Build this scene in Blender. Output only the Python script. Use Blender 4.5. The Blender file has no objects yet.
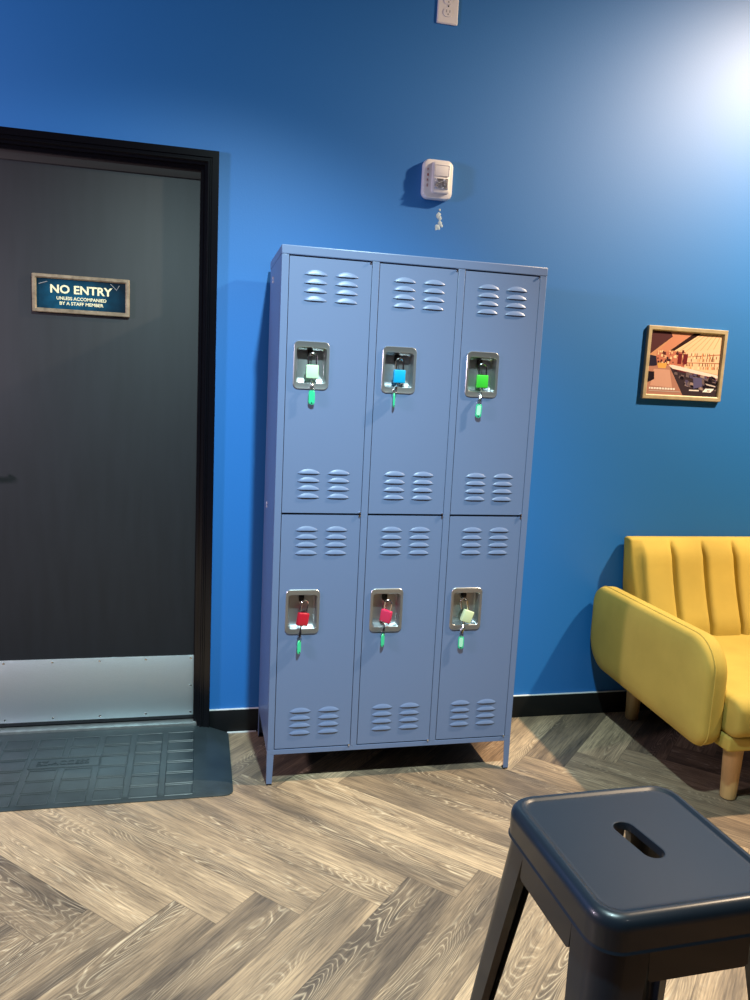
import bpy, bmesh, math, random
from mathutils import Vector, Matrix
R = math.radians
PI = math.pi
C = bpy.context.scene.collection
SC = bpy.context.scene

# ------------------------------------------------------------------ camera, light, exposure
cam_data = bpy.data.cameras.new('camera')
cam = bpy.data.objects.new('camera', cam_data)
C.objects.link(cam)
cam.location = (-0.24668, -2.90159, 1.38552)
cam.rotation_euler = (R(81.39787), R(-2.80892), R(-12.81104))
cam_data.sensor_width = 36.0
cam_data.lens = 766.542 * 36.0 / 1000.0
cam_data.clip_start = 0.05
SC.camera = cam

def lamp(name, loc, watts, color, radius):
    d = bpy.data.lights.new(name, 'POINT')
    d.energy = watts
    d.color = color
    d.shadow_soft_size = radius
    o = bpy.data.objects.new(name, d)
    C.objects.link(o)
    o.location = loc
    return o

def spot(name, loc, aim, watts, color, radius, cone, blend):
    o = lamp(name, loc, watts, color, radius)
    d = bpy.data.lights.new(name, 'SPOT')
    d.energy, d.color, d.shadow_soft_size = watts, color, radius
    d.spot_size, d.spot_blend = R(cone), blend
    o.data = d
    o.rotation_euler = (Vector(aim) - Vector(loc)).to_track_quat('-Z', 'Y').to_euler()
    return o

spot('warm_track_lamp', (2.84, -1.03, 3.36), (1.1, -0.6, 0.0), 670, (1.0, 0.76, 0.52), 0.05, 124, 1.0)
spot('cool_track_lamp', (0.17, -2.1, 3.2), (-0.45, -0.62, 0.0), 520, (0.70, 0.98, 1.0), 0.05, 87, 1.0)
lamp('side_lamp', (-2.6, -1.33, 1.9), 150, (0.97, 0.80, 0.97), 0.14)
lamp('rear_fill_lamp', (1.6, -4.6, 3.3), 15, (1.0, 0.93, 0.85), 0.12)  # weak fill added behind the camera, no known fixture

world = bpy.data.worlds.new('room_ambience')
SC.world = world
world.use_nodes = True
world.node_tree.nodes['Background'].inputs[0].default_value = (0.5, 0.6, 0.75, 1)
world.node_tree.nodes['Background'].inputs[1].default_value = 0.05

SC.view_settings.view_transform = 'Standard'
SC.view_settings.look = 'None'
SC.view_settings.exposure = 0.12
SC.view_settings.gamma = 1.0
SC.view_settings.use_curve_mapping = False
SC.cycles.use_denoising = True
SC.cycles.max_bounces = 8
SC.cycles.diffuse_bounces = 1

# ------------------------------------------------------------------ materials
def srgb(r, g, b):
    def f(c):
        c /= 255.0
        return c / 12.92 if c <= 0.04045 else ((c + 0.055) / 1.055) ** 2.4
    return (f(r), f(g), f(b), 1.0)

def mat(name, col, rough=0.5, metal=0.0, bump=0.0, bscale=200.0, var=0.0, vscale=6.0, spec=0.5, stretch=None, coat=0.0):
    m = bpy.data.materials.new(name)
    m.use_nodes = True
    nt = m.node_tree
    b = nt.nodes['Principled BSDF']
    b.inputs['Base Color'].default_value = col
    b.inputs['Roughness'].default_value = rough
    b.inputs['Metallic'].default_value = metal
    b.inputs['Specular IOR Level'].default_value = spec
    b.inputs['Coat Weight'].default_value = coat
    tc = nt.nodes.new('ShaderNodeTexCoord')
    mp = nt.nodes.new('ShaderNodeMapping')
    nt.links.new(tc.outputs['Object'], mp.inputs['Vector'])
    if stretch:
        mp.inputs['Scale'].default_value = stretch
    if bump:
        n = nt.nodes.new('ShaderNodeTexNoise')
        n.inputs['Scale'].default_value = bscale
        n.inputs['Detail'].default_value = 3
        bp = nt.nodes.new('ShaderNodeBump')
        bp.inputs['Strength'].default_value = bump
        bp.inputs['Distance'].default_value = 0.002
        nt.links.new(mp.outputs['Vector'], n.inputs['Vector'])
        nt.links.new(n.outputs['Fac'], bp.inputs['Height'])
        nt.links.new(bp.outputs['Normal'], b.inputs['Normal'])
    if var:
        n2 = nt.nodes.new('ShaderNodeTexNoise')
        n2.inputs['Scale'].default_value = vscale
        n2.inputs['Detail'].default_value = 4
        rp = nt.nodes.new('ShaderNodeValToRGB')
        rp.color_ramp.elements[0].position = 0.3
        rp.color_ramp.elements[1].position = 0.7
        rp.color_ramp.elements[0].color = tuple(c * (1 - var) for c in col[:3]) + (1,)
        rp.color_ramp.elements[1].color = tuple(min(1, c * (1 + var)) for c in col[:3]) + (1,)
        nt.links.new(mp.outputs['Vector'], n2.inputs['Vector'])
        nt.links.new(n2.outputs['Fac'], rp.inputs['Fac'])
        nt.links.new(rp.outputs['Color'], b.inputs['Base Color'])
    return m

M = {}
M['wall'] = mat('blue_satin_paint', (0.011, 0.168, 0.54, 1), 0.52, bump=0.12, bscale=160, spec=0.7)
M['plain'] = mat('grey_plaster', (0.07, 0.07, 0.075, 1), 0.8)
M['ceiling'] = mat('dark_ceiling', (0.06, 0.06, 0.065, 1), 0.8)
M['black_trim'] = mat('black_gloss_paint', (0.003, 0.003, 0.005, 1), 0.18, spec=0.5)
M['rubber_base'] = mat('black_rubber_base', (0.004, 0.005, 0.006, 1), 0.5, spec=0.3)
M['door'] = mat('charcoal_door', (0.012, 0.0135, 0.018, 1), 0.58, var=0.14, vscale=5, stretch=(6, 6, 0.7))
M['seal'] = mat('brown_black_seal', (0.012, 0.009, 0.009, 1), 0.7)
M['steel'] = mat('brushed_steel', (0.74, 0.83, 0.88, 1), 0.45, 0.92, bump=0.35, bscale=90, stretch=(1, 1, 14))
M['alu'] = mat('threshold_aluminium', (0.30, 0.33, 0.33, 1), 0.45, 0.7, var=0.15, vscale=30)
M['chrome'] = mat('chrome', (0.80, 0.80, 0.80, 1), 0.12, 1.0)
M['cup'] = mat('pressed_stainless', (0.46, 0.48, 0.50, 1), 0.34, 0.88, bump=0.03, bscale=60)
M['white_caulk'] = mat('white_caulk', (0.75, 0.78, 0.78, 1), 0.6)
M['mat_rubber'] = mat('black_ramp_rubber', (0.028, 0.040, 0.045, 1), 0.40, bump=0.15, bscale=140, var=0.25, vscale=9)
M['locker'] = mat('periwinkle_powder_coat', (0.140, 0.200, 0.360, 1), 0.37, bump=0.06, bscale=500)
M['locker_shade'] = mat('locker_inside_shade', (0.012, 0.015, 0.022, 1), 0.8)  # near black: shade of the unlit inside put into the colour
M['black'] = mat('black_plastic', (0.006, 0.006, 0.007, 1), 0.4)
M['mustard'] = mat('mustard_linen', (0.56, 0.41, 0.085, 1), 0.85, bump=0.35, bscale=420, var=0.10, vscale=5, spec=0.25)
M['beech'] = mat('beech_wood', (0.72, 0.46, 0.18, 1), 0.4, var=0.16, vscale=10, stretch=(4, 4, 0.6))
M['stool'] = mat('gloss_black_steel', (0.009, 0.014, 0.022, 1), 0.34, bump=0.02, bscale=90, spec=0.4, coat=0.18)
M['gold'] = mat('weathered_gold_frame', (0.30, 0.23, 0.16, 1), 0.45, 0.3, var=0.35, vscale=40)
M['oak'] = mat('pale_gold_frame', (0.50, 0.42, 0.27, 1), 0.4, 0.2, var=0.15, vscale=30)
M['white_plastic'] = mat('white_plastic', (0.80, 0.80, 0.84, 1), 0.35)
M['grey_plastic'] = mat('flat_grey', (0.30, 0.30, 0.32, 1), 0.5)
M['red_print'] = mat('red_print', (0.45, 0.12, 0.12, 1), 0.5)
M['lens'] = mat('strobe_reflector', (0.85, 0.85, 0.88, 1), 0.18, 0.9)
M['clear'] = mat('clear_lens', (0.9, 0.93, 0.95, 1), 0.05)
M['clear'].node_tree.nodes['Principled BSDF'].inputs['Transmission Weight'].default_value = 1.0
M['cream_ink'] = mat('cream_ink', (0.90, 0.82, 0.52, 1), 0.5)
M['spackle'] = mat('white_spackle', (0.48, 0.60, 0.68, 1), 0.8)
M['tag'] = mat('mint_green_plastic', (0.04, 0.60, 0.30, 1), 0.35)
M['tag_label'] = mat('pale_label', (0.45, 0.85, 0.62, 1), 0.4)
M['lk_mint'] = mat('mint_enamel', (0.52, 0.85, 0.55, 1), 0.4)
M['lk_cyan'] = mat('cyan_enamel', (0.0, 0.36, 0.72, 1), 0.4)
M['lk_green'] = mat('bright_green_enamel', (0.05, 0.60, 0.04, 1), 0.4)
M['lk_red'] = mat('red_enamel', (0.45, 0.010, 0.03, 1), 0.35)
M['lk_pink'] = mat('pink_red_enamel', (0.62, 0.03, 0.10, 1), 0.35)
M['lk_cream'] = mat('pale_cream_green_enamel', (0.62, 0.72, 0.45, 1), 0.4)

def sign_material():
    m = mat('teal_sign_print', srgb(20, 60, 85), 0.3)
    nt = m.node_tree
    b = nt.nodes['Principled BSDF']
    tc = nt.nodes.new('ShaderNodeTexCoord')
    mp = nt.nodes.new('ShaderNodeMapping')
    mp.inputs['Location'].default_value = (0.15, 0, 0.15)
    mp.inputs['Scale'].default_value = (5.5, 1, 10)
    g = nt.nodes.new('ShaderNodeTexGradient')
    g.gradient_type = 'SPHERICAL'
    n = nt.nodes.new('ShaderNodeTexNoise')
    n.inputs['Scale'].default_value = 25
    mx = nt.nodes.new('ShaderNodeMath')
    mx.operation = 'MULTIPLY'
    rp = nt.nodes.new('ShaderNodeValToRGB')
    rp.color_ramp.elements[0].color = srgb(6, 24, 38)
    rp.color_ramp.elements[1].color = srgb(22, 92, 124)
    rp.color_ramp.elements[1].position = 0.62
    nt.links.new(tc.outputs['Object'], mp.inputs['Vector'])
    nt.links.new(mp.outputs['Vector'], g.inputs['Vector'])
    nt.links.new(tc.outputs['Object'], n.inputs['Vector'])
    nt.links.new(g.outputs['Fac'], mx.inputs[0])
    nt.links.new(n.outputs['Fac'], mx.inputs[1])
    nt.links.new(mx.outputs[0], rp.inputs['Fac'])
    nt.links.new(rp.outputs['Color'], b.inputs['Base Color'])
    return m
M['sign'] = sign_material()

def print_material():
    m = mat('glossy_photo_print', (1, 1, 1, 1), 0.25)
    nt = m.node_tree
    a = nt.nodes.new('ShaderNodeVertexColor')
    a.layer_name = 'ink'
    nt.links.new(a.outputs['Color'], nt.nodes['Principled BSDF'].inputs['Base Color'])
    return m
M['print'] = print_material()

PLANK_W, PLANK_L = 0.1524, 0.9144
def floor_material():
    m = bpy.data.materials.new('herringbone_vinyl_oak')
    m.use_nodes = True
    nt = m.node_tree
    N, L = nt.nodes, nt.links
    b = N['Principled BSDF']
    b.inputs['Roughness'].default_value = 0.42
    b.inputs['Specular IOR Level'].default_value = 0.45
    def node(t, **kw):
        n = N.new(t)
        for k, v in kw.items():
            setattr(n, k, v)
        return n
    def math_(op, a, c, clamp=False):
        n = node('ShaderNodeMath', operation=op, use_clamp=clamp)
        for i, v in enumerate((a, c)):
            if v is None:
                continue
            if isinstance(v, (int, float)):
                n.inputs[i].default_value = v
            else:
                L.new(v, n.inputs[i])
        return n.outputs[0]
    uv = node('ShaderNodeUVMap', uv_map='plank')
    sep = node('ShaderNodeSeparateXYZ')
    L.new(uv.outputs['UV'], sep.inputs[0])
    u, v = sep.outputs[0], sep.outputs[1]
    rnd = node('ShaderNodeVertexColor', layer_name='plank_tone')
    rs = node('ShaderNodeSeparateColor')
    L.new(rnd.outputs['Color'], rs.inputs[0])
    r1, r2, r3 = rs.outputs[0], rs.outputs[1], rs.outputs[2]
    off = math_('MULTIPLY', r1, 37.0)
    def noise(su, sv, detail, extra=0.0, rough=0.5):
        c = node('ShaderNodeCombineXYZ')
        L.new(math_('MULTIPLY', u, su), c.inputs[0])
        L.new(math_('MULTIPLY', v, sv), c.inputs[1])
        L.new(math_('ADD', off, extra), c.inputs[2])
        n = node('ShaderNodeTexNoise')
        n.inputs['Scale'].default_value = 1.0
        n.inputs['Detail'].default_value = detail
        n.inputs['Roughness'].default_value = rough
        L.new(c.outputs[0], n.inputs['Vector'])
        return n.outputs['Fac']
    base = noise(2.2, 13.0, 4)
    tone = math_('ADD', math_('MULTIPLY', base, 0.75), math_('MULTIPLY', r2, 0.26))
    ramp = node('ShaderNodeValToRGB')
    e = ramp.color_ramp.elements
    e[0].position, e[0].color = 0.30, (0.135, 0.102, 0.076, 1)
    e[1].position, e[1].color = 0.68, (0.55, 0.40, 0.255, 1)
    k = e.new(0.48)
    k.color = (0.32, 0.232, 0.152, 1)
    L.new(tone, ramp.inputs['Fac'])
    # cathedral figure: contour lines of a long, smooth noise
    field = noise(2.0, 11.0, 1.5, 3.0)
    fr = math_('FRACT', math_('MULTIPLY', field, 38.0), None)
    tri = math_('ABSOLUTE', math_('SUBTRACT', fr, 0.5), None)
    line = math_('MULTIPLY', math_('SUBTRACT', 0.17, tri, True), 5.5, True)
    mask = math_('MULTIPLY', math_('SUBTRACT', noise(1.6, 9.0, 2, 9.0), 0.45, True), 5.0, True)
    fine = noise(9.0, 210.0, 3, 5.0, 0.7)
    lines = math_('MULTIPLY', line, mask)
    mix1 = node('ShaderNodeMix', data_type='RGBA')
    L.new(math_('MULTIPLY', lines, 0.7), mix1.inputs['Factor'])
    L.new(ramp.outputs['Color'], mix1.inputs['A'])
    mix1.inputs['B'].default_value = (0.74, 0.60, 0.42, 1)
    dark = math_('MULTIPLY', math_('MULTIPLY', math_('SUBTRACT', tri, 0.33, True), 5.0, True), mask)
    mix2 = node('ShaderNodeMix', data_type='RGBA')
    L.new(math_('MULTIPLY', dark, 0.55), mix2.inputs['Factor'])
    L.new(mix1.outputs['Result'], mix2.inputs['A'])
    mix2.inputs['B'].default_value = (0.095, 0.072, 0.055, 1)
    # fine pores
    mix3 = node('ShaderNodeMix', data_type='RGBA', blend_type='MULTIPLY')
    mix3.inputs['Factor'].default_value = 1.0
    L.new(mix2.outputs['Result'], mix3.inputs['A'])
    pr = node('ShaderNodeValToRGB')
    pr.color_ramp.elements[0].position, pr.color_ramp.elements[0].color = 0.33, (0.52, 0.52, 0.54, 1)
    pr.color_ramp.elements[1].position, pr.color_ramp.elements[1].color = 0.62, (1.14, 1.12, 1.09, 1)
    L.new(fine, pr.inputs['Fac'])
    L.new(pr.outputs['Color'], mix3.inputs['B'])
    # groove between planks
    du = math_('MINIMUM', u, math_('SUBTRACT', PLANK_L, u))
    dv = math_('MINIMUM', v, math_('SUBTRACT', PLANK_W, v))
    d = math_('MINIMUM', du, dv)
    groove = math_('SUBTRACT', 1.0, math_('MULTIPLY', d, 650.0), True)
    mix4 = node('ShaderNodeMix', data_type='RGBA')
    L.new(math_('MULTIPLY', groove, 0.7), mix4.inputs['Factor'])
    L.new(mix3.outputs['Result'], mix4.inputs['A'])
    mix4.inputs['B'].default_value = (0.06, 0.045, 0.035, 1)
    L.new(mix4.outputs['Result'], b.inputs['Base Color'])
    bp = node('ShaderNodeBump')
    bp.inputs['Strength'].default_value = 0.25
    bp.inputs['Distance'].default_value = 0.001
    L.new(fine, bp.inputs['Height'])
    L.new(bp.outputs['Normal'], b.inputs['Normal'])
    return m
M['floor'] = floor_material()

# ------------------------------------------------------------------ mesh helpers
class MB:
    """Collects shapes in one bmesh; build() links them as ONE mesh object."""
    def __init__(self):
        self.bm = bmesh.new()

    def box(self, x0, x1, y0, y1, z0, z1, bev=0.0, seg=2, mi=0):
        t = bmesh.new()
        bmesh.ops.create_cube(t, size=1.0)
        for v in t.verts:
            v.co = Vector((x0 + (v.co.x + .5) * (x1 - x0), y0 + (v.co.y + .5) * (y1 - y0), z0 + (v.co.z + .5) * (z1 - z0)))
        if bev:
            bmesh.ops.bevel(t, geom=t.edges[:], offset=bev, segments=seg, affect='EDGES', profile=0.5)
        for f in t.faces:
            f.material_index = mi
        self.merge(t)
        return self

    def merge(self, t, mtx=None):
        if mtx is not None:
            bmesh.ops.transform(t, matrix=mtx, verts=t.verts[:])
        me = bpy.data.meshes.new('tmp')
        t.to_mesh(me)
        t.free()
        self.bm.from_mesh(me)
        bpy.data.meshes.remove(me)

    def loft(self, loops, closed=True, cap0=False, cap1=False, mi=0):
        rows = [[self.bm.verts.new(p) for p in lp] for lp in loops]
        n = len(rows[0])
        for a, b in zip(rows, rows[1:]):
            for i in range(n if closed else n - 1):
                j = (i + 1) % n
                f = self.bm.faces.new((a[i], a[j], b[j], b[i]))
                f.material_index = mi
        if cap0:
            self.bm.faces.new(list(reversed(rows[0]))).material_index = mi
        if cap1:
            self.bm.faces.new(rows[-1]).material_index = mi
        return self

    def tube(self, pts, r, n=10, closed=False, caps=True, mi=0):
        pts = [Vector(p) for p in pts]
        loops = []
        m = len(pts)
        ref = None
        for i, p in enumerate(pts):
            a = pts[(i - 1) % m] if (closed or i > 0) else p
            b = pts[(i + 1) % m] if (closed or i < m - 1) else p
            t = (b - a).normalized()
            if ref is None:
                ref = t.orthogonal().normalized()
            ref = (ref - t * ref.dot(t)).normalized()
            s = t.cross(ref)
            rr = r[i] if isinstance(r, (list, tuple)) else r
            loops.append([p + (ref * math.cos(2 * PI * k / n) + s * math.sin(2 * PI * k / n)) * rr for k in range(n)])
        if closed:
            loops.append(loops[0])
        self.loft(loops, True, caps and not closed, caps and not closed, mi)
        return self

    def lathe(self, prof, n=20, origin=(0, 0, 0), axis='z', mi=0):
        o = Vector(origin)
        loops = []
        for r, h in prof:
            lp = []
            for k in range(n):
                a = 2 * PI * k / n
                c, s = r * math.cos(a), r * math.sin(a)
                lp.append(o + (Vector((c, s, h)) if axis == 'z' else Vector((c, h, s)) if axis == 'y' else Vector((h, c, s))))
            loops.append(lp)
        self.loft(loops, True, True, True, mi)
        return self

    def build(self, name, mats, parent=None, sharp=35, loc=None, rot=None, weld=False):
        bm = self.bm
        if weld:
            bmesh.ops.remove_doubles(bm, verts=bm.verts[:], dist=1e-5)
        bmesh.ops.recalc_face_normals(bm, faces=bm.faces[:])
        for f in bm.faces:
            f.smooth = True
        for e in bm.edges:
            if len(e.link_faces) == 2:
                e.smooth = e.calc_face_angle(0) < R(sharp)
        me = bpy.data.meshes.new(name)
        bm.to_mesh(me)
        bm.free()
        for mm in (mats if isinstance(mats, (list, tuple)) else [mats]):
            me.materials.append(mm)
        o = bpy.data.objects.new(name, me)
        C.objects.link(o)
        if parent:
            o.parent = parent
        if loc:
            o.location = loc
        if rot:
            o.rotation_euler = rot
        return o

def rrect(w, h, r, n=6, cx=0.0, cz=0.0):
    """Rounded rectangle outline, counter-clockwise, (n+1) points per corner."""
    pts = []
    for k, (sx, sz) in enumerate(((1, 1), (-1, 1), (-1, -1), (1, -1))):
        for i in range(n + 1):
            a = k * PI / 2 + i * (PI / 2) / n
            pts.append((cx + sx * (w / 2 - r) + r * math.cos(a), cz + sz * (h / 2 - r) + r * math.sin(a)))
    return pts

def thing(name, label, cat, loc=(0, 0, 0), rot=(0, 0, 0), group=None):
    o = bpy.data.objects.new(name, None)
    C.objects.link(o)
    o.location = loc
    o.rotation_euler = rot
    o.empty_display_size = 0.1
    tag(o, label, cat, group)
    return o

def tag(o, label, cat, group=None):
    o['label'] = label
    o['category'] = cat
    if group:
        o['group'] = group
    return o

def struct(o, label=None, cat=None):
    o['kind'] = 'structure'
    if label:
        o['label'] = label
    if cat:
        o['category'] = cat
    return o

def text_part(name, body, cx, cz, y, width, height, m, parent, bold=0.0, vertical=False, depth=0.0006, rot=None):
    """Real lettering facing -y, fitted into width x height about (cx, cz)."""
    cu = bpy.data.curves.new(name, 'FONT')
    cu.body = body
    cu.align_x = 'CENTER'
    cu.size = 1.0
    cu.offset = bold
    cu.resolution_u = 3
    cu.extrude = 0.001
    t = bpy.data.objects.new(name, cu)
    C.objects.link(t)
    dg = bpy.context.evaluated_depsgraph_get()
    dg.update()
    me = bpy.data.meshes.new_from_object(t.evaluated_get(dg))
    bpy.data.objects.remove(t)
    xs = [v.co.x for v in me.vertices]
    ys = [v.co.y for v in me.vertices]
    sx = width / (max(xs) - min(xs))
    sy = height / (max(ys) - min(ys))
    mx, my = (max(xs) + min(xs)) / 2, (max(ys) + min(ys)) / 2
    for v in me.vertices:
        X, Y, Z = (v.co.x - mx) * sx, (v.co.y - my) * sy, v.co.z
        v.co = Vector((X, -depth if Z > 0 else 0.0, Y))
    me.materials.clear()
    me.materials.append(m)
    o = bpy.data.objects.new(name, me)
    C.objects.link(o)
    o.parent = parent
    o.location = (cx, y, cz)
    if rot:
        o.rotation_euler = rot
    return o

# ------------------------------------------------------------------ setting
XL, XR, YF, ZC = -4.6, 5.2, -6.4, 3.9
DX0, DX1, DZ = -1.262, -0.187, 2.160          # outer edges of the door frame
w = MB()
w.box(XL, DX0 + .02, 0, .12, 0, ZC)
w.box(DX1 - .02, XR, 0, .12, 0, ZC)
w.box(DX0 + .02, DX1 - .02, 0, .12, DZ - .02, ZC)
wall = struct(w.build('wall_back', M['wall']), 'saturated blue satin painted wall behind the lockers', 'wall')
for nm, a in (('wall_left', (XL - .1, XL, YF, .12, 0, ZC)), ('wall_right', (XR, XR + .1, YF, .12, 0, ZC)), ('wall_front', (XL, XR, YF - .1, YF, 0, ZC))):
    struct(MB().box(*a).build(nm, M['plain']), 'plain grey wall of the room', 'wall')
struct(MB().box(XL, XR, YF, .12, ZC, ZC + .1).build('ceiling', M['ceiling']), 'dark ceiling above the room', 'ceiling')

# smeared filler on the wall below the alarm
sp = MB()
random.seed(4)
for cx, cz, r in ((.631, 2.046, .0045), (.627, 2.026, .0095), (.633, 2.017, .008), (.634, 1.999, .009), (.640, 1.990, .007), (.627, 1.984, .010), (.621, 1.977, .006)):
    lp0, lp1 = [], []
    for k in range(14):
        a = 2 * PI * k / 14
        rr = r * random.uniform(.75, 1.2)
        lp0.append((cx + rr * math.cos(a), 0.0, cz + rr * 1.1 * math.sin(a)))
        lp1.append((cx + .6 * rr * math.cos(a), -.0016, cz + .66 * rr * math.sin(a)))
    sp.loft([lp0, lp1], True, False, True)
o = sp.build('spackle_patch', M['spackle'], wall)
o['label'] = 'white filler smear on blue paint'

def herringbone_floor():
    bm = bmesh.new()
    uvl = bm.loops.layers.uv.new('plank')
    col = bm.loops.layers.color.new('plank_tone')
    W, Ln = PLANK_W, PLANK_L
    s0, t0 = -1.054, 0.490
    q = 1 / math.sqrt(2)
    random.seed(11)
    def quad(sa, sb, ta, tb, along_t):
        cs = [(sa, ta), (sb, ta), (sb, tb), (sa, tb)]
        ctr = ((sa + sb) / 2, (ta + tb) / 2)
        X, Y = (ctr[0] + ctr[1]) * q, (ctr[0] - ctr[1]) * q
        if not (XL - .7 < X < XR + .7 and YF - .7 < Y < .8):
            return
        vs = [bm.verts.new(((s + t) * q, (s - t) * q, 0)) for s, t in cs]
        f = bm.faces.new(vs)
        c = (random.random(), random.random(), random.random(), 1)
        for lp, (s, t) in zip(f.loops, cs):
            lp[uvl].uv = (t - ta, s - sa) if along_t else (s - sa, t - ta)
            lp[col] = c
    for i in range(-60, 60):
        for j in range(-12, 12):
            S, T = s0 + i * W + j * Ln, t0 + i * W - j * Ln
            quad(S, S + W, T - Ln, T, True)                     # planks running down to the right
            quad(S + W - Ln, S + W, T, T + W, False)            # planks running up to the right
    for co, no in (((XL, 0, 0), (-1, 0, 0)), ((XR, 0, 0), (1, 0, 0)), ((0, YF, 0), (0, -1, 0)), ((0, 0, 0), (0, 1, 0))):
        bmesh.ops.bisect_plane(bm, geom=bm.verts[:] + bm.edges[:] + bm.faces[:], plane_co=co, plane_no=no, clear_outer=True)
    for f in bm.faces:
        if f.normal.z < 0:
            f.normal_flip()
    me = bpy.data.meshes.new('floor')
    bm.to_mesh(me)
    bm.free()
    me.materials.append(M['floor'])
    o = bpy.data.objects.new('floor', me)
    C.objects.link(o)
    return struct(o, 'brown herringbone plank floor with pale figured grain', 'floor')
herringbone_floor()

bb = struct(MB().box(DX1, XR, -.012, 0, 0, .094, .003).build('baseboard_back', M['rubber_base']), 'black rubber baseboard along the blue wall', 'baseboard')
o = MB().box(DX1, XR, -.009, 0, .0935, .0975, .001).build('caulk_line', M['white_caulk'], bb)
o['label'] = 'thin white caulk line'
o = MB().box(-.118, -.004, -.017, -.012, 0, .006, .001).build('gap_strip', M['white_caulk'], bb)  # white strip in the gap where the baseboard lifts
o['label'] = 'short white strip at the floor'

# ------------------------------------------------------------------ door
door = struct(MB().box(DX0 + .058, DX1 - .056, .030, .074, .052, DZ - .075, .002).build('door_1', M['door']),
              'charcoal door with a steel kick plate in a black frame', 'door')
prof = [(0, 0), (0, -.020), (.001, -.022), (.023, -.022), (.025, -.017), (.030, -.017), (.032, -.021), (.037, -.021), (.039, -.012),
        (.048, -.010), (.048, .010), (.060, .012), (.060, .060), (.020, .060), (.020, 0)]
fr = MB()
loops = []
for corner in range(4):
    lp = []
    for d, y in prof:
        x = DX0 + d if corner in (0, 1) else DX1 - d
        z = 0 if corner in (0, 3) else DZ - d
        lp.append((x, y, z))
    loops.append(lp)
fr.loft(loops, True, True, True)
fr.build('door_frame', M['black_trim'], door, sharp=20)
MB().box(DX0 + .06, DX1 - .06, .024, .0295, DZ - .090, DZ - .058, .001).build('door_seal', M['seal'], door)['label'] = 'brown black seal strip above the door'
MB().box(DX0 + .02, DX1 - .02, -.002, .09, 0, .046, .004).build('threshold', M['alu'], door)['label'] = 'dull metal threshold'
kx1 = -.2485
kp = MB().box(-1.185, kx1, .0282, .030, .066, .311, .0007).build('kick_plate', M['steel'], door)
kp['label'] = 'brushed steel kick plate'
for i in range(6):
    for z in (.078, .299):
        MB().lathe([(.0045, .0282), (.0045, .0272), (.003, .0262), (.0005, .0262)], 10, (kx1 - .012 - .168 * i, 0, z), 'y').build('screw', M['chrome'], kp)
MB().lathe([(.0045, .0282), (.0045, .0272), (.003, .0262), (.0005, .0262)], 10, (kx1 - .012, 0, .188), 'y').build('screw', M['chrome'], kp)
h = MB()
h.lathe([(.030, .030), (.030, .022), (.026, .019), (.012, .018), (.010, -.030), (.0005, -.030)], 20, (-1.073, 0, 1.020), 'y')
h.tube([(-1.073, -.024, 1.020), (-1.048, -.028, 1.021), (-1.008, -.028, 1.022), (-0.963, -.026, 1.022), (-0.943, -.016, 1.021), (-0.938, -.004, 1.020)], [.010, .010, .009, .008, .007, .006], 10)
h.build('lever_handle', M['black'], door)['label'] = 'black lever handle'

# sign on the door
sx, sz = -.650, 1.6415
sg = thing('door_sign', 'framed teal NO ENTRY sign on the charcoal door', 'sign', (sx, .030, sz))
f_ = MB()
lo = [[(x, y, z) for x, z in rrect(a, b, r, 3)] for a, b, r, y in ((.322, .129, .003, 0), (.322, .129, .003, -.012), (.318, .125, .003, -.014), (.302, .109, .002, -.014), (.294, .101, .002, -.009), (.294, .101, .002, -.002))]
f_.loft(lo)
f_.build('frame', M['gold'], sg, sharp=25)['label'] = 'weathered gold brown frame'
MB().box(-.1475, .1475, -.006, 0, -.051, .051).build('sign_panel', M['sign'], sg)
text_part('lettering', 'NO ENTRY', 0, .017, -.006, .205, .029, M['cream_ink'], sg, .028)
text_part('lettering', 'UNLESS ACCOMPANIED', .000, -.0135, -.006, .165, .0115, M['cream_ink'], sg, .022)
text_part('lettering', 'BY A STAFF MEMBER', .000, -.0305, -.006, .145, .0115, M['cream_ink'], sg, .022)
mk = MB()  # glare on the panel, modelled as grey strokes
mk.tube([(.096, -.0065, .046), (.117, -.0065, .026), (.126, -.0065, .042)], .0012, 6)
mk.build('glare_stroke', M['grey_plastic'], sg)['label'] = 'grey v shaped glare mark'
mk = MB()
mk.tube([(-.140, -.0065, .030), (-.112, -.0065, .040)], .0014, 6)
mk.build('glare_stroke', M['grey_plastic'], sg)['label'] = 'grey dash of glare'

# rubber threshold ramp
def ramp_z(y):
    return .006 + .030 * (y + .475) / .475
rm = thing('rubber_ramp', 'black rubber threshold ramp on the floor in front of the door', 'ramp', (-.70, -.24, 0))
def rl(x, y, z):
    return (x + .70, y + .24, z)
b_ = MB()
RX0, RX1 = -1.32, -.113
out, top, bot = [], [], []
def ramp_loop(inset, zf, rad):
    pts = []
    x0, x1, y0, y1 = RX0 + inset * 3.2, RX1 - inset * 3.2, -.478 + inset, -.004
    for cx, cy, a0, r in ((x1 - rad, y0 + rad, -90, rad), (x1 - .012, y1 - .012, 0, .012), (x0 + .012, y1 - .012, 90, .012), (x0 + rad, y0 + rad, 180, rad)):
        for i in range(6):
            a = R(a0 + 18 * i)
            pts.append((cx + r * math.cos(a), cy + r * math.sin(a)))
    return [rl(x, y, zf(y)) for x, y in pts]
b_.loft([ramp_loop(0, lambda y: 0.0, .03), ramp_loop(0, lambda y: .003, .03), ramp_loop(.003, lambda y: .0055, .03), ramp_loop(.027, ramp_z, .012)], True, True, True)
ramp_body = b_.build('ramp_body', M['mat_rubber'], rm, sharp=50)
gb = MB()
def ridge(xa, xb, ya, yb):
    r = .0024
    ps = [(xa, ya), (xb, ya), (xb, yb), (xa, yb)]
    for (ax, ay), (bx, by) in zip(ps, ps[1:] + ps[:1]):
        gb.tube([rl(ax, ay, ramp_z(ay) + .0002), rl(bx, by, ramp_z(by) + .0002)], r, 6)
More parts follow.
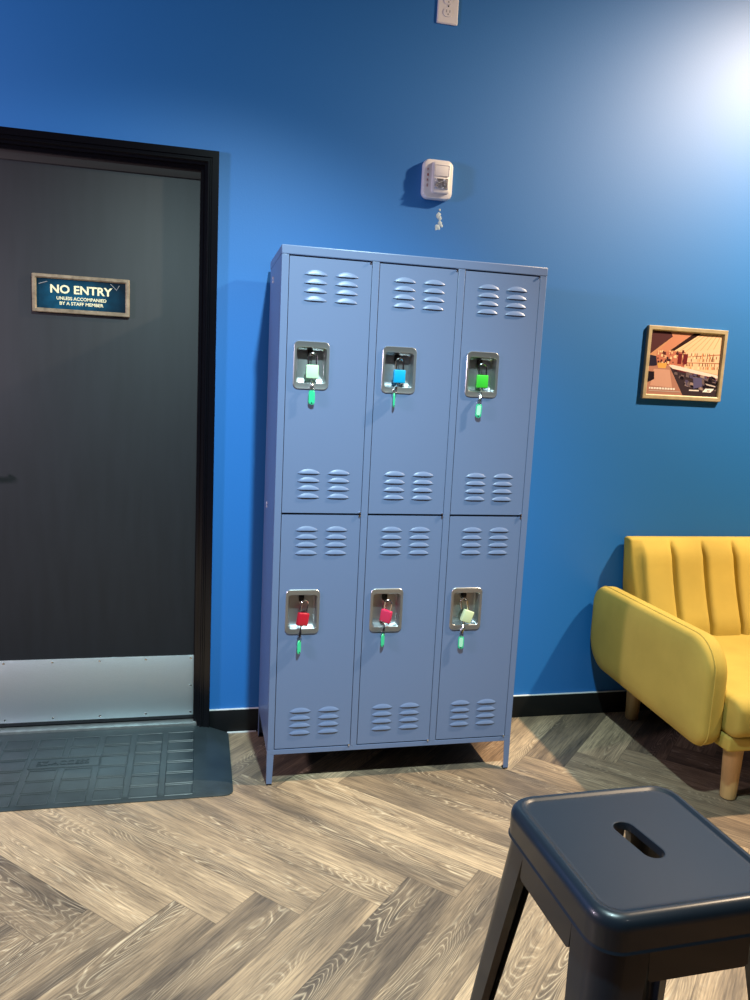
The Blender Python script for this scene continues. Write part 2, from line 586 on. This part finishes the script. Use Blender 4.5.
for ci in range(9):
    cx0 = -.338 - .1135 * ci
    for ri in range(6):
        if ri == 2 and ci in (3, 4):
            continue
        ya = -.054 - .0695 * ri
        ridge(cx0, cx0 + .091, ya, ya - .060)
ridge(-.800, -.570, -.189, -.249)
gb.build('raised_tile_pattern', M['mat_rubber'], rm)
tx = text_part('raised_lettering', 'EZ-ACCESS', 0, 0, 0, .175, .026, M['mat_rubber'], rm, .01, depth=.0016)
tx.location = rl(-.690, -.219, ramp_z(-.219) + .0002)
tx.rotation_euler = (-PI / 2 + math.atan(.03 / .475), 0, 0)

# ------------------------------------------------------------------ locker cabinet
LW, LH, LD, LF = .8905, 1.80, .387, -.430
DOORX = ((.0225, .2890), (.3120, .5778), (.6012, .8675))
DOORZ = ((.9540, 1.7690), (.1315, .9505))
CUPX = (.0235, .1390)
CUPZ = ((1.3585, 1.5100), (.5420, .6965))
lk = thing('locker_cabinet', 'tall blue grey metal six door locker cabinet on short legs against the blue wall', 'locker', (0, LF, 0))
b_ = MB()
t_ = .012
b_.box(0, t_, .030, LD, .129, 1.7715)                                     # sides
b_.box(LW - t_, LW, .030, LD, .129, 1.7715)
b_.box(t_, LW - t_, LD - .01, LD, .129, 1.7715)                        # back
b_.box(-.0015, LW + .0015, -.0015, LD + .0015, 1.7715, LH, .003)         # cap
b_.box(0, LW, 0, LD, .112, .129, .001)                             # bottom
b_.box(t_, LW - t_, .03, LD - .01, .945, .957)                           # middle shelf
edges = [0] + [e for d in DOORX for e in d] + [LW]
for a, b in ((0, edges[1]), (edges[2], edges[3]), (edges[4], edges[5]), (edges[6], LW)):
    b_.box(a, b, 0, .030, .129, 1.7715, .0012)                           # front stiles
for a in (edges[2] + .008, edges[4] + .008):
    b_.box(a, a + .008, .03, LD - .01, .129, 1.7715)                     # partitions
b_.box(t_, LW - t_, .060, .062, .129, 1.7715, mi=1)                      # near-black sheet painting the unlit inside behind the door gaps
b_.build('body', [M['locker'], M['locker_shade']], lk, sharp=20)
for z in (1.729, 1.717, .943, .931):
    MB().lathe([(.0055, 0), (.0055, -.0015), (.004, -.003), (.0003, -.003)], 12, (0, 0, 0), 'x').build('rivet', M['white_plastic'], lk, loc=(0.0, .275, z))['label'] = 'white rivet on the side panel'

def locker_door(x0, x1, z0, z1, cz0, cz1, parent):
    x0, x1, z0, z1 = x0 + .0018, x1 - .0018, z0 + .0018, z1 - .0018
    ca, cb = x0 - .0018 + CUPX[0] + .005, x0 - .0018 + CUPX[1] - .005
    za, zb = cz0 + .005, cz1 - .005
    m = MB()
    bm = m.bm
    gx, gz = [x0, ca, cb, x1], [z0, za, zb, z1]
    for y in (0.0, .016):
        g = [[bm.verts.new((x, y, z)) for x in gx] for z in gz]
        for i in range(3):
            for j in range(3):
                if not (i == 1 and j == 1):
                    bm.faces.new((g[i][j], g[i][j + 1], g[i + 1][j + 1], g[i + 1][j]))
        if y == 0.0:
            g0 = g
    ring = [(0, 0), (0, 3), (3, 3), (3, 0)]
    for (a, b), (c, d) in zip(ring, ring[1:] + ring[:1]):
        pa = [(a, k) for k in (range(b, d + 1) if d > b else range(b, d - 1, -1))] if a == c else [(k, b) for k in (range(a, c + 1) if c > a else range(a, c - 1, -1))]
        for p, q_ in zip(pa, pa[1:]):
            bm.faces.new((g0[p[0]][p[1]], g0[q_[0]][q_[1]], g[q_[0]][q_[1]], g[p[0]][p[1]]))
    # pressed louvres
    w_ = x1 - x0
    def louvre(cx, zb_):
        n = 14
        hw = .0375
        rows = []
        for s in range(4):                       # from the arc down to the open lip
            f = s / 3.0
            row = []
            for k in range(n + 1):
                t = -1 + 2 * k / n
                arc = .0150 * max(0.0, 1 - t * t) ** .75
                dep = .0045 * (1 - t ** 4)
                zz = zb_ + arc * (1 - f)
                yy = -dep * math.sin(f * PI / 2) - .0002
                row.append((cx + t * hw, yy, zz))
            rows.append(row)
        rows.append([(p[0], -.0002, zb_ + .0004) for p in rows[-1]])
        m.loft(rows[:4], closed=False)
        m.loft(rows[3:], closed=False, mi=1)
        m.loft([[(cx - hw * .96, -.0004, zb_ - .0016), (cx + hw * .96, -.0004, zb_ - .0016)], [(cx - hw * .98, -.0004, zb_ + .0006), (cx + hw * .98, -.0004, zb_ + .0006)]], closed=False, mi=1)  # dark strip painting the shade in the slit under the lip
    for base in (z1 - .0520 - .0265 * 3 + .0795, z0 + .0510 + .0795):
        for k in range(4):
            for cx in (x0 + .084, x0 + .1835):
                louvre(cx, base - .0265 * k)
    d = m.build('door', [M['locker'], M['locker_shade']], parent, sharp=40)
    # latch cup
    cx, cz = x0 - .0018 + (CUPX[0] + CUPX[1]) / 2, (cz0 + cz1) / 2
    W_, H_ = CUPX[1] - CUPX[0], cz1 - cz0
    c = MB()
    def lp(dw, dh, r, y, dz=0.0):
        return [(x, y, z) for x, z in rrect(W_ - dw, H_ - dh, r, 6, cx, cz + dz)]
    c.loft([lp(0, 0, .017, 0), lp(.0006, .0006, .017, -.0028), lp(.004, .004, .0155, -.0046), lp(.012, .012, .013, -.0040), lp(.018, .036, .010, -.0036), lp(.0195, .039, .0095, -.0020),
            lp(.0215, .042, .009, .006), lp(.024, .045, .009, .030, .002), lp(.034, .060, .006, .0345, .004)], True, False, True)
    cup = c.build('latch_cup', M['cup'], d, sharp=28)
    cup['label'] = 'stainless recessed latch cup'
    s = MB()
    px = cx - .0005
    s.box(px - .009, px + .009, .021, .034, cz + .028, cz + .050, .003)
    s.tube([(px - .005, .018, cz + .032), (px - .005, .000, cz + .031), (px, -.004, cz + .031), (px + .005, .000, cz + .031), (px + .005, .018, cz + .032)], .0020, 8)
    s.build('hasp', M['black'], d)['label'] = 'black hasp at the top of the cup'
    for zz in (z0 - .001, z1 - .003):
        MB().lathe([(.0032, 0), (.0032, .005), (.0005, .005)], 10, (x1 - .004, -.0028, zz), 'z').build('hinge_pin', M['chrome'], d)
    return d
for r_ in range(2):
    for c_ in range(3):
        locker_door(DOORX[c_][0], DOORX[c_][1], DOORZ[r_][0], DOORZ[r_][1], CUPZ[r_][0], CUPZ[r_][1], lk)
for fx in (0, 1):
    for fy in (0, 1):
        l_ = MB()
        X = (lambda v: v) if fx == 0 else (lambda v: LW - v)
        Y = (lambda v: v) if fy == 0 else (lambda v: LD - v)
        def sec(z, k, th=.0025):
            return [(X(0), Y(0), z), (X(k), Y(0), z), (X(k), Y(th), z), (X(th), Y(th), z), (X(th), Y(k), z), (X(0), Y(k), z)]
        l_.loft([sec(.112, .0225), sec(.006, .0185)], True, True, True)
        leg = l_.build('leg', M['locker'], lk, sharp=25)
        x0, x1 = sorted((X(.0005), X(.0185)))
        y0, y1 = sorted((Y(.0005), Y(.0185)))
        MB().box(x0, x1, y0, y1, 0, .007, .001).build('foot_cap', M['black'], leg)['label'] = 'black plastic foot cap'

# ------------------------------------------------------------------ padlocks and key tags
PIVY = LF - .003
def padlock(x, z, lean, yaw, m, label, open_=False, swing=0.0, dx=0.0):
    """x, z: middle of the lock body; lean turns it in the door plane, yaw about its shackle."""
    t = thing('padlock', label, 'padlock', (x, LF - .001, z), (0, R(lean), R(yaw)), 'padlocks hanging in the locker latch cups')
    MB().box(-.0195, .0195, -.008, .008, -.0215, .0215, .0028, 3).build('lock_body', m, t)
    s = MB()
    p = []
    lift = .007 if open_ else 0.0
    p.append((-.0125, 0, .018 if not open_ else .030))
    for i in range(13):
        a = PI - PI * i / 12
        p.append((.0125 * math.cos(a), 0, .046 + lift + .0125 * math.sin(a)))
    p.append((.0125, 0, .018))
    s.tube(p, .0028, 10)
    s.build('shackle', M['chrome'], t, loc=(dx, 0, 0), rot=(0, R(swing), 0))['label'] = 'chrome shackle'
    c = MB()
    c.lathe([(.0055, -.0235), (.0055, -.0212)], 12, (0, 0, 0), 'z')
    c.build('keyway', M['chrome'], t)
    return t
padlock(.1073, 1.4147, 0, -4, M['lk_mint'], 'pale mint green padlock in the upper latch cup nearest the charcoal door')
padlock(.3953, 1.4139, 0, 6, M['lk_cyan'], 'cyan blue padlock in the middle cup of the upper row')
padlock(.6844, 1.4116, 0, -6, M['lk_green'], 'bright green padlock in the upper latch cup nearest the sofa')
padlock(.1055, .5935, 9, 20, M['lk_red'], 'dark red tilted padlock with its shackle open', True, 3, -.004)
padlock(.3935, .5985, 8, -42, M['lk_pink'], 'pinkish red padlock turned edge on in the middle lower cup')
padlock(.6888, .5915, 20, 8, M['lk_cream'], 'pale cream green tilted padlock in the lower latch cup nearest the sofa', True, -32, -.006)

def key_tag(x, z, yaw, lean, ring_top, lab, label, pale=False):
    """x, z: middle of the plastic fob hanging in front of the locker door; ring_top: where its key leaves the lock."""
    t = thing('key_tag', label, 'key tag', (x, LF - .0125, z), (0, R(lean), 0), 'green key tags hanging from the padlocks')
    rz = (0, 0, R(yaw))
    f = MB()
    o1 = [(a, 0, b) for a, b in rrect(.0200, .0470, .0095, 6)]
    ins = [(a, 0, b) for a, b in rrect(.0178, .0448, .0086, 6)]
    f.loft([[(a, -.0012, b) for a, _, b in ins], [(a, -.0022, b) for a, _, b in o1][:0] or [(a, -.0012, b) for a, _, b in o1], [(a, .0012, b) for a, _, b in o1], [(a, .0022, b) for a, _, b in ins]], True, False, True)
    f.loft([[(a, -.0012, b) for a, _, b in ins], [(a * .9, -.0022, b * .96) for a, _, b in ins]], True, False, True)
    fob = f.build('fob', M['tag'], t, rot=rz, weld=True)
    if pale:
        MB().loft([[(a, -.0023, b + .001) for a, b in rrect(.0135, .0340, .0060, 4)], [(a, -.0028, b + .001) for a, b in rrect(.0130, .0335, .0058, 4)]], True, False, True).build('paper_label', M['tag_label'], fob)['label'] = 'pale label'
    MB().lathe([(.0022, .0), (.0022, -.0030), (.0004, -.0030)], 10, (0, 0, -.0180), 'y').build('eyelet', M['black'], fob)
    lx, lz = ring_top[0] - x, ring_top[1] - z
    k = MB()
    k.tube([(math.cos(a) * .0070, math.sin(a) * .0020, .0290 + math.sin(a) * .0075) for a in [2 * PI * i / 18 for i in range(18)]], .0010, 6, closed=True)
    k.build('key_ring', M['chrome'], t)['label'] = 'chrome split ring'
    ky = MB()
    ky.tube([(0, .0005, .0330), (lx * .35, .004, .0330 + (lz - .0330) * .35), (lx * .7, .011, .0330 + (lz - .0330) * .7), (lx, .0175, lz)], [.0045, .0058, .0030, .0022], 8)
    ky.build('key', M['chrome'], t)['label'] = 'small silver key in the lock'
    return t
key_tag(.1071, 1.334, -10, 0, (.1065, 1.391), 0, 'green key tag facing out below the pale mint padlock')
key_tag(.3793, 1.336, 66, 0, (.3940, 1.390), 0, 'green key tag turned edge on below the cyan blue padlock')
key_tag(.6749, 1.314, -12, 2, (.6840, 1.388), 0, 'pale faced green key tag below the bright green padlock', True)
key_tag(.0950, .4995, 52, 0, (.1010, .5720), 0, 'narrow turned green key tag below the dark red padlock')
key_tag(.3835, .5155, 48, 0, (.3890, .5760), 0, 'narrow turned green key tag below the pinkish red padlock')
key_tag(.6685, .4995, -8, 0, (.6800, .5690), 0, 'pale faced green key tag below the cream green padlock', True)

# ------------------------------------------------------------------ things on the wall
al = thing('fire_alarm', 'white wall fire alarm strobe above the locker cabinet', 'alarm', (.6095, 0, 2.148))
b_ = MB()
b_.loft([[(x, y, z) for x, z in rrect(a, b, r, 6)] for a, b, r, y in ((.112, .136, .022, 0), (.116, .140, .024, -.004), (.116, .140, .024, -.020), (.110, .134, .022, -.028), (.094, .118, .016, -.031))], True, True, True)
b_.build('alarm_body', M['white_plastic'], al, sharp=40)
b_ = MB()
b_.loft([[(x, y, z) for x, z in rrect(a, b, r, 5, .008, .004)] for a, b, r, y in ((.070, .112, .010, -.030), (.068, .110, .010, -.040), (.060, .102, .008, -.043))], True, False, True)
b_.build('front_module', M['white_plastic'], al, sharp=40)
b_ = MB()
b_.box(-.020, .036, -.0448, -.043, .008, .046, .003)
b_.build('sounder_panel', M['white_plastic'], al)
b_ = MB()
for ix in range(5):                       # faceted mirror bowl
    for iz in range(4):
        random.seed(ix * 7 + iz)
        x0, z0 = -.018 + ix * .0104, -.038 + iz * .0095
        dy = random.uniform(-.004, .004)
        b_.loft([[(x0, -.044, z0), (x0 + .0104, -.044, z0), (x0 + .0104, -.044, z0 + .0095), (x0, -.044, z0 + .0095)],
                 [(x0 + .003, -.049 + dy, z0 + .002), (x0 + .007, -.049 - dy, z0 + .002), (x0 + .007, -.049 + dy, z0 + .006), (x0 + .003, -.049 - dy, z0 + .006)]], True, True, True)
b_.build('strobe_reflector', M['lens'], al, sharp=10)['label'] = 'mirrored strobe reflector'
for i, ch in enumerate('FIRE'):
    text_part('lettering', ch, -.0415, .030 - .0185 * i, -.0312, .0055, .009, M['red_print'], al, .01)

ot = thing('wall_outlet', 'white duplex outlet plate high on the blue wall above the alarm', 'outlet', (.616, 0, 2.7505))
b_ = MB()
b_.loft([[(x, y, z) for x, z in rrect(a, b, r, 3)] for a, b, r, y in ((.078, .117, .003, 0), (.078, .117, .003, -.004), (.072, .111, .003, -.0065))], True, True, True)
b_.build('cover_plate', M['white_plastic'], ot, sharp=25)
for cz in (-.0205, .0205):
    b_ = MB()
    b_.loft([[(x, y, z) for x, z in rrect(a, b, r, 5, 0, cz)] for a, b, r, y in ((.036, .030, .013, -.006), (.035, .029, .0125, -.0085))], True, False, True)
    r_ = b_.build('receptacle', M['white_plastic'], ot, sharp=30)
    b_ = MB()
    b_.box(-.0075, -.0050, -.0089, -.008, cz - .001, cz + .008)
    b_.box(.0050, .0075, -.0089, -.008, cz - .001, cz + .007)
    b_.lathe([(.0025, -.008), (.0025, -.0089)], 10, (0, 0, cz - .007), 'y')
    b_.build('plug_slots', M['grey_plastic'], r_)
MB().lathe([(.0032, -.0060), (.0032, -.0078), (.0004, -.0082)], 10, (0, 0, 0), 'y').build('screw', M['chrome'], ot)

# framed print
pw, ph = .374, .298
pf = thing('framed_picture', 'gold framed bar interior photograph hanging above the yellow sofa', 'picture', (1.737, 0, 1.531))
b_ = MB()
b_.loft([[(x, y, z) for x, z in rrect(a, b, .002, 2)] for a, b, y in ((pw, ph, 0), (pw, ph, -.013), (pw - .004, ph - .004, -.015), (pw - .030, ph - .030, -.015), (pw - .037, ph - .037, -.011), (pw - .040, ph - .040, -.004))])
b_.build('frame', M['oak'], pf, sharp=25)['label'] = 'pale gold frame'
def picture_print():
    bm = bmesh.new()
    col = bm.loops.layers.color.new('ink')
    w_, h_ = pw - .036, ph - .036
    layer = [0]
    def poly(pts, c):
        layer[0] += 1
        y = -.0060 - layer[0] * .000004
        vs = [bm.verts.new(((u - .5) * w_, y, (v - .5) * h_)) for u, v in pts]
        f = bm.faces.new(vs)
        k = tuple(v_ / 255 for v_ in c) + (1,)
        for lp in f.loops:
            lp[col] = k
    random.seed(21)
    poly([(0, 0), (1, 0), (1, 1), (0, 1)], (205, 150, 115))
    poly([(0, .62), (.30, .92), (.26, 1), (0, 1)], (84, 52, 56))
    poly([(.30, .92), (.26, 1), (.62, 1), (.28, .70), (.12, .68)], (205, 140, 112))
    poly([(.60, 1), (.70, 1), (.34, .70), (.28, .70)], (52, 34, 34))
    poly([(.70, 1), (1, 1), (1, .76), (.50, .68), (.34, .70)], (238, 200, 160))
    for i in range(6):
        a = .72 + i * .05
        poly([(a, 1), (a + .012, 1), (.42 + i * .09, .70), (.41 + i * .09, .70)], (205, 160, 125))
    poly([(.10, .68), (.50, .69), (.50, .42), (.10, .44)], (196, 122, 100))
    poly([(.50, .69), (1, .78), (1, .36), (.50, .45)], (240, 200, 165))
    for k, vv in enumerate((.62, .53)):
        poly([(.52, vv), (1, vv + .07 - .05 * k), (1, vv + .055 - .05 * k), (.52, vv - .012)], (160, 104, 76))
    for i in range(90):                       # bottles and lights on the back bar
        u = random.uniform(.51, .98)
        v = random.choice((.42, .47, .545, .585, .63)) + (u - .5) * .05
        c = random.choice(((255, 236, 190), (150, 90, 60), (120, 66, 50), (240, 160, 110), (90, 60, 50)))
        poly([(u, v), (u + .012, v), (u + .010, v + .045), (u + .002, v + .045)], c)
    for i in range(60):
        u, v = random.uniform(.10, .48), random.uniform(.44, .68)
        c = random.choice(((90, 48, 50), (236, 180, 140), (150, 84, 76), (70, 44, 50), (250, 214, 170)))
        k = random.uniform(.4, 1)
        poly([(u, v), (u + .035 * k, v), (u + .03 * k, v + .05 * k), (u + .004, v + .05 * k)], c)
    for u in (.40, .48):
        poly([(u, .50), (u + .05, .50), (u + .055, .66), (u - .005, .66)], (110, 40, 48))
    poly([(0, .62), (.10, .60), (.12, .46), (0, .42)], (44, 40, 60))
    poly([(0, .44), (.30, .46), (.62, .0), (0, 0)], (176, 128, 112))
    poly([(.08, .40), (.30, .40), (.36, .12), (.05, .14)], (206, 160, 142))
    poly([(0, .36), (.09, .36), (.10, .24), (0, .18)], (36, 30, 40))
    poly([(.12, .50), (.26, .50), (.24, .42), (.14, .42)], (222, 170, 92))
    poly([(.30, .44), (1, .30), (1, 0), (.52, 0)], (60, 50, 58))
    poly([(.28, .47), (.34, .48), (1, .35), (1, .30), (.34, .42)], (238, 222, 214))
    poly([(.34, .42), (1, .30), (1, .275), (.36, .395)], (96, 34, 44))
    for i in range(110):
        u = random.uniform(.34, .98)
        v = random.uniform(.10, .40 - (u - .34) * .17)
        if v < .44 - (u - .28) * 1.3 or v > .40 - (u - .3) * .16:
            continue
        c = random.choice(((30, 24, 34), (110, 96, 100), (84, 78, 110), (160, 140, 136), (46, 38, 46)))
        poly([(u, v), (u + .05, v - .012), (u + .045, v + .03), (u + .005, v + .04)], c)
    poly([(.64, .30), (.76, .30), (.78, .16), (.66, .12)], (92, 90, 130))
    poly([(.80, .26), (.98, .22), (.98, .12), (.82, .16)], (34, 28, 36))
    poly([(.82, .215), (.97, .18), (.97, .16), (.84, .19)], (200, 190, 190))
    poly([(.04, .085), (.40, .085), (.40, .115), (.04, .115)], (240, 232, 226))
    for i in range(9):
        poly([(.06 + i * .038, .084), (.066 + i * .038, .084), (.066 + i * .038, .117), (.06 + i * .038, .117)], (120, 90, 84))
    poly([(.04, .052), (.48, .052), (.48, .066), (.04, .066)], (190, 170, 160))
    poly([(.60, .085), (.74, .085), (.74, .105), (.60, .105)], (230, 224, 224))
    poly([(.79, .075), (.91, .075), (.955, .135), (.83, .135)], (250, 250, 250))
    poly([(.85, .09), (.89, .09), (.90, .105), (.86, .105)], (90, 76, 84))
    for f in bm.faces:
        if f.normal.y > 0:
            f.normal_flip()
    me = bpy.data.meshes.new('photo_print')
    bm.to_mesh(me)
    bm.free()
    me.materials.append(M['print'])
    o = bpy.data.objects.new('photo_print', me)
    C.objects.link(o)
    o.parent = pf
    o['label'] = 'photograph of a bar interior'
picture_print()
MB().box(-pw / 2 + .006, pw / 2 - .006, -.006, -.001, -ph / 2 + .006, ph / 2 - .006).build('backing_board', M['black'], pf)

# ------------------------------------------------------------------ sofa
sf = thing('sofa', 'mustard yellow channel tufted sofa with round beech legs against the blue wall', 'sofa', (2.545, -.42, 0))
SX, SY = 2.545, -.42
def L3(p):
    return (p[0] - SX, p[1] - SY, p[2])
def arm_outline(ins, soft):
    """Side view of the arm: (y, z), a big round at the lower back, a small one at the lower front."""
    y0, y1, z0, z1 = -.800 + ins, -.014 - ins, .249 + ins, .593 - ins
    pts = []
    for cx, cz_, a0, r in ((y1, z1, 0, .075), (y0, z1, 90, .115), (y0, z0, 180, .060), (y1, z0, 270, .125)):
        r = min(max(.015, r * soft - ins * .4), (z1 - z0) / 2 - .002)
        ox = cx - r if cx == y1 else cx + r
        oz = cz_ - r if cz_ == z1 else cz_ + r
        for i in range(11):
            a = R(a0 + 9 * i)
            pts.append((ox + r * math.cos(a), oz + r * math.sin(a)))
    return pts
def arm(x_out, sgn):
    secs = [(.000, .13), (.0015, .085), (.005, .045), (.011, .020), (.018, .007), (.028, .0015), (.040, 0), (.066, 0), (.080, .002), (.091, .007), (.099, .017), (.102, .04)]
    loops = []
    for x, ins in secs:
        loops.append([L3((x_out + sgn * x, a, b + .008 * max(0, (b - .42) / .17) * (1 - ((a + .416) / .40) ** 2) - .032 * max(0, (.42 - b) / .17) * (-a / .8) ** 1.3)) for a, b in arm_outline(ins, 1.0)])
    a_ = MB()
    a_.loft(loops, True, True, True)
    o = a_.build('arm_rest', M['mustard'], sf, sharp=60)
    p = MB()
    pts = [Vector(q_) for q_ in loops[6]]
    p.tube([q_ for q_ in pts], .0028, 6, closed=True)
    p.build('piping', M['mustard'], o)
arm(1.394, 1)
arm(3.794, -1)
CH, CX0, NCH = .149, 1.566, 14
bk = MB()
loops = []
NS = 24
xs = [CX0 - .012, CX0 - .010]
for i in range(NCH * NS + 1):
    xs.append(CX0 + i * CH / NS)
xs += [CX0 + NCH * CH + .010, CX0 + NCH * CH + .012]
for idx, x in enumerate(xs):
    if idx < 2 or idx >= len(xs) - 2:
        bul, ins = 0.0, .010 if idx in (0, len(xs) - 1) else .003
    else:
        f = ((idx - 2) % NS) / NS
        bul, ins = .040 * (1 - abs(2 * f - 1) ** 11), 0.0
    lp = []
    nv = 12
    for k in range(nv + 1):
        v = k / nv
        y = -.070 - .135 * (1 - v) ** 1.4
        z = .385 + (.787 - .385) * v
        b = bul * min(1.0, 7 * (1 - v) + .12) * min(1.0, 5 * v + .3)
        lp.append(L3((x, y - b * .90 + ins, z + b * .25 - ins * .5)))
    lp += [L3((x, -.064, .796 - ins)), L3((x, -.054, .799 - ins)), L3((x, -.022 - ins, .799 - ins)), L3((x, -.014 - ins, .793 - ins)), L3((x, -.016 - ins, .60)), L3((x, -.030 - ins, .385))]
    e_ = .026 * (-1 if idx < 3 else 1 if idx > len(xs) - 4 else 0)
    lp = [(px_ + e_ * (pz_ - .385) / .41, py_, pz_) for px_, py_, pz_ in lp]
    loops.append(lp)
bk.loft(loops, True, True, True)
bk.build('backrest', M['mustard'], sf, sharp=62)
st = MB()
loops = []
x0, x1 = 1.499, 3.689
for x, ins in ((x0, .020), (x0 + .004, .009), (x0 + .014, .002), (x0 + .03, 0), (2.2, 0), (2.9, 0), (x1 - .03, 0), (x1 - .014, .002), (x1 - .004, .009), (x1, .020)):
    lp = []
    for a, b in rrect(.70 - 2 * ins, .140 - 2 * ins, .045 - ins, 8, -.505, .3430):
        lp.append(L3((x, a, b)))
    loops.append(lp)
st.loft(loops, True, True, True)
st.build('seat_cushion', M['mustard'], sf, sharp=60)
MB().box(1.497 - SX, 3.691 - SX, -.825 - SY, -.06 - SY, .222, .276, .010, 3).build('base_rail', M['mustard'], sf)
for lx, ly in ((1.600, -.728), (1.612, -.082), (3.588, -.728), (3.576, -.082)):
    MB().lathe([(.020, 0), (.026, .004), (.0275, .012), (.034, .20), (.035, .232), (.030, .235)], 24, (lx - SX, ly - SY, 0), 'z').build('leg', M['beech'], sf)

# ------------------------------------------------------------------ metal stool
SH = .660
stl = thing('metal_stool', 'black metal stool with square seat and oval handle slot in the foreground', 'stool', (.477, -1.864, 0), (0, 0, R(1.5)))
def sq(half, r, z, n=8):
    return [(a, b, z) for a, b in rrect(2 * half, 2 * half, r, n)]
seat = MB()
NP = 4 * 9
O = .170
loops = [sq(O - .003, .045, SH - .056), sq(O + .0018, .047, SH - .0558), sq(O + .0018, .047, SH - .0548), sq(O, .046, SH - .0525), sq(O, .046, SH - .0505), sq(O, .046, SH - .022), sq(O, .046, SH - .018), sq(O - .0015, .045, SH - .011), sq(O - .005, .043, SH - .005), sq(O - .010, .040, SH - .0012), sq(O - .015, .037, SH),
         sq(O - .019, .034, SH - .0008), sq(O - .022, .032, SH - .0032), sq(O - .025, .030, SH - .0040), sq(O - .030, .028, SH - .0040)]
# stadium shaped handle slot, same number of points
slot = []
hl, hr = .052, .0185
ss = R(7)
base_pts = rrect(2 * hr, 2 * hl, hr - .0005, 8)
for a, b in base_pts:
    slot.append((.003 + a * math.cos(ss) - b * math.sin(ss), .009 + a * math.sin(ss) + b * math.cos(ss)))
mid = []
for (a, b, z), (c, d) in zip(loops[-1], slot):
    mid.append(((a * .45 + c * .55), (b * .45 + d * .55), SH - .0040))
loops.append(mid)
loops.append([(.003 + (c - .003) * 1.20, .009 + (d - .009) * 1.07, SH - .0040) for c, d in slot])
loops.append([(.003 + (c - .003) * 1.10, .009 + (d - .009) * 1.035, SH - .0040) for c, d in slot])
loops.append([(.003 + (c - .003) * 1.03, .009 + (d - .009) * 1.01, SH - .0044) for c, d in slot])
loops.append([(c, d, SH - .007) for c, d in slot])
loops.append([(c, d, SH - .018) for c, d in slot])
loops.append([(.003 + (c - .003) * 1.05, .009 + (d - .009) * 1.02, SH - .018) for c, d in slot])
loops.append([(.003 + (c - .003) * 1.05, .009 + (d - .009) * 1.02, SH - .008) for c, d in slot])
loops += [sq(O - .025, .030, SH - .008), sq(O - .010, .040, SH - .006), sq(O - .003, .045, SH - .018), sq(O - .003, .045, SH - .056)]
seat.loft(loops)
seat.build('seat', M['stool'], stl, sharp=50)
for qx in (-1, 1):
    for qy in (-1, 1):
        g = MB()
        def lsec(z):
            f = (.612 - z) / .612                     # 0 at the seat, 1 at the floor
            co = .1635 + .062 * f                      # outer corner moves out as the leg splays
            wd = .082 - .040 * f
            rad = .044 - .022 * f
            th = .0022
            p_o, p_i = [], []
            p_o.append((co - wd, co))
            for i in range(9):
                a = PI / 2 - (PI / 2) * i / 8
                p_o.append((co - rad + rad * math.cos(a), co - rad + rad * math.sin(a)))
            p_o.append((co, co - wd))
            r2 = rad - th
            p_i.append((co - th, co - wd))
            for i in range(9):
                a = (PI / 2) * i / 8
                p_i.append((co - rad + r2 * math.cos(a), co - rad + r2 * math.sin(a)))
            p_i.append((co - wd, co - th))
            # inward return lips
            lip = .018 - .006 * f
            out = [(co - wd, co - lip)] + p_o + [(co - lip, co - wd), (co - lip, co - wd + th)] + p_i + [(co - wd + th, co - lip)]
            return [(qx * a, qy * b, z) for a, b in out]
        g.loft([lsec(.640), lsec(.612), lsec(.45), lsec(.25), lsec(.012)], True, True, True)
        lg = g.build('leg', M['stool'], stl, sharp=40)
        cc = .1635 + .062
        MB().box(min(qx * (cc - .040), qx * (cc - .001)), max(qx * (cc - .040), qx * (cc - .001)), min(qy * (cc - .040), qy * (cc - .001)), max(qy * (cc - .040), qy * (cc - .001)), 0, .014, .003).build('rubber_foot', M['black'], lg)
for k in range(4):
    a = MB()
    ang = k * PI / 2
    rot = Matrix.Rotation(ang, 3, 'Z')
    ins = .1618
    sh = []
    prof2 = [(-.085, .640), (-.085, .556), (-.079, .552), (.079, .552), (.085, .556), (.085, .640)]
    for y in (ins + .0030, ins + .0010):
        sh.append([tuple(rot @ Vector((x, y + (.612 - z) * .05, z))) for x, z in prof2])
    a.loft(sh, True, True, True)
    a.build('apron', M['stool'], stl, sharp=30)
    f = MB()
    zz = .11
    rr = .1635 + .062 * (.612 - zz) / .612 - .010
    ss_ = [[tuple(rot @ Vector((x, rr + dy, zz + dz))) for dy, dz in ((-.004, -.011), (.004, -.011), (.004, .011), (-.004, .011))] for x in (-rr + .02, rr - .02)]
    f.loft(ss_, True, True, True)
    f.build('foot_rail', M['stool'], stl, sharp=30)
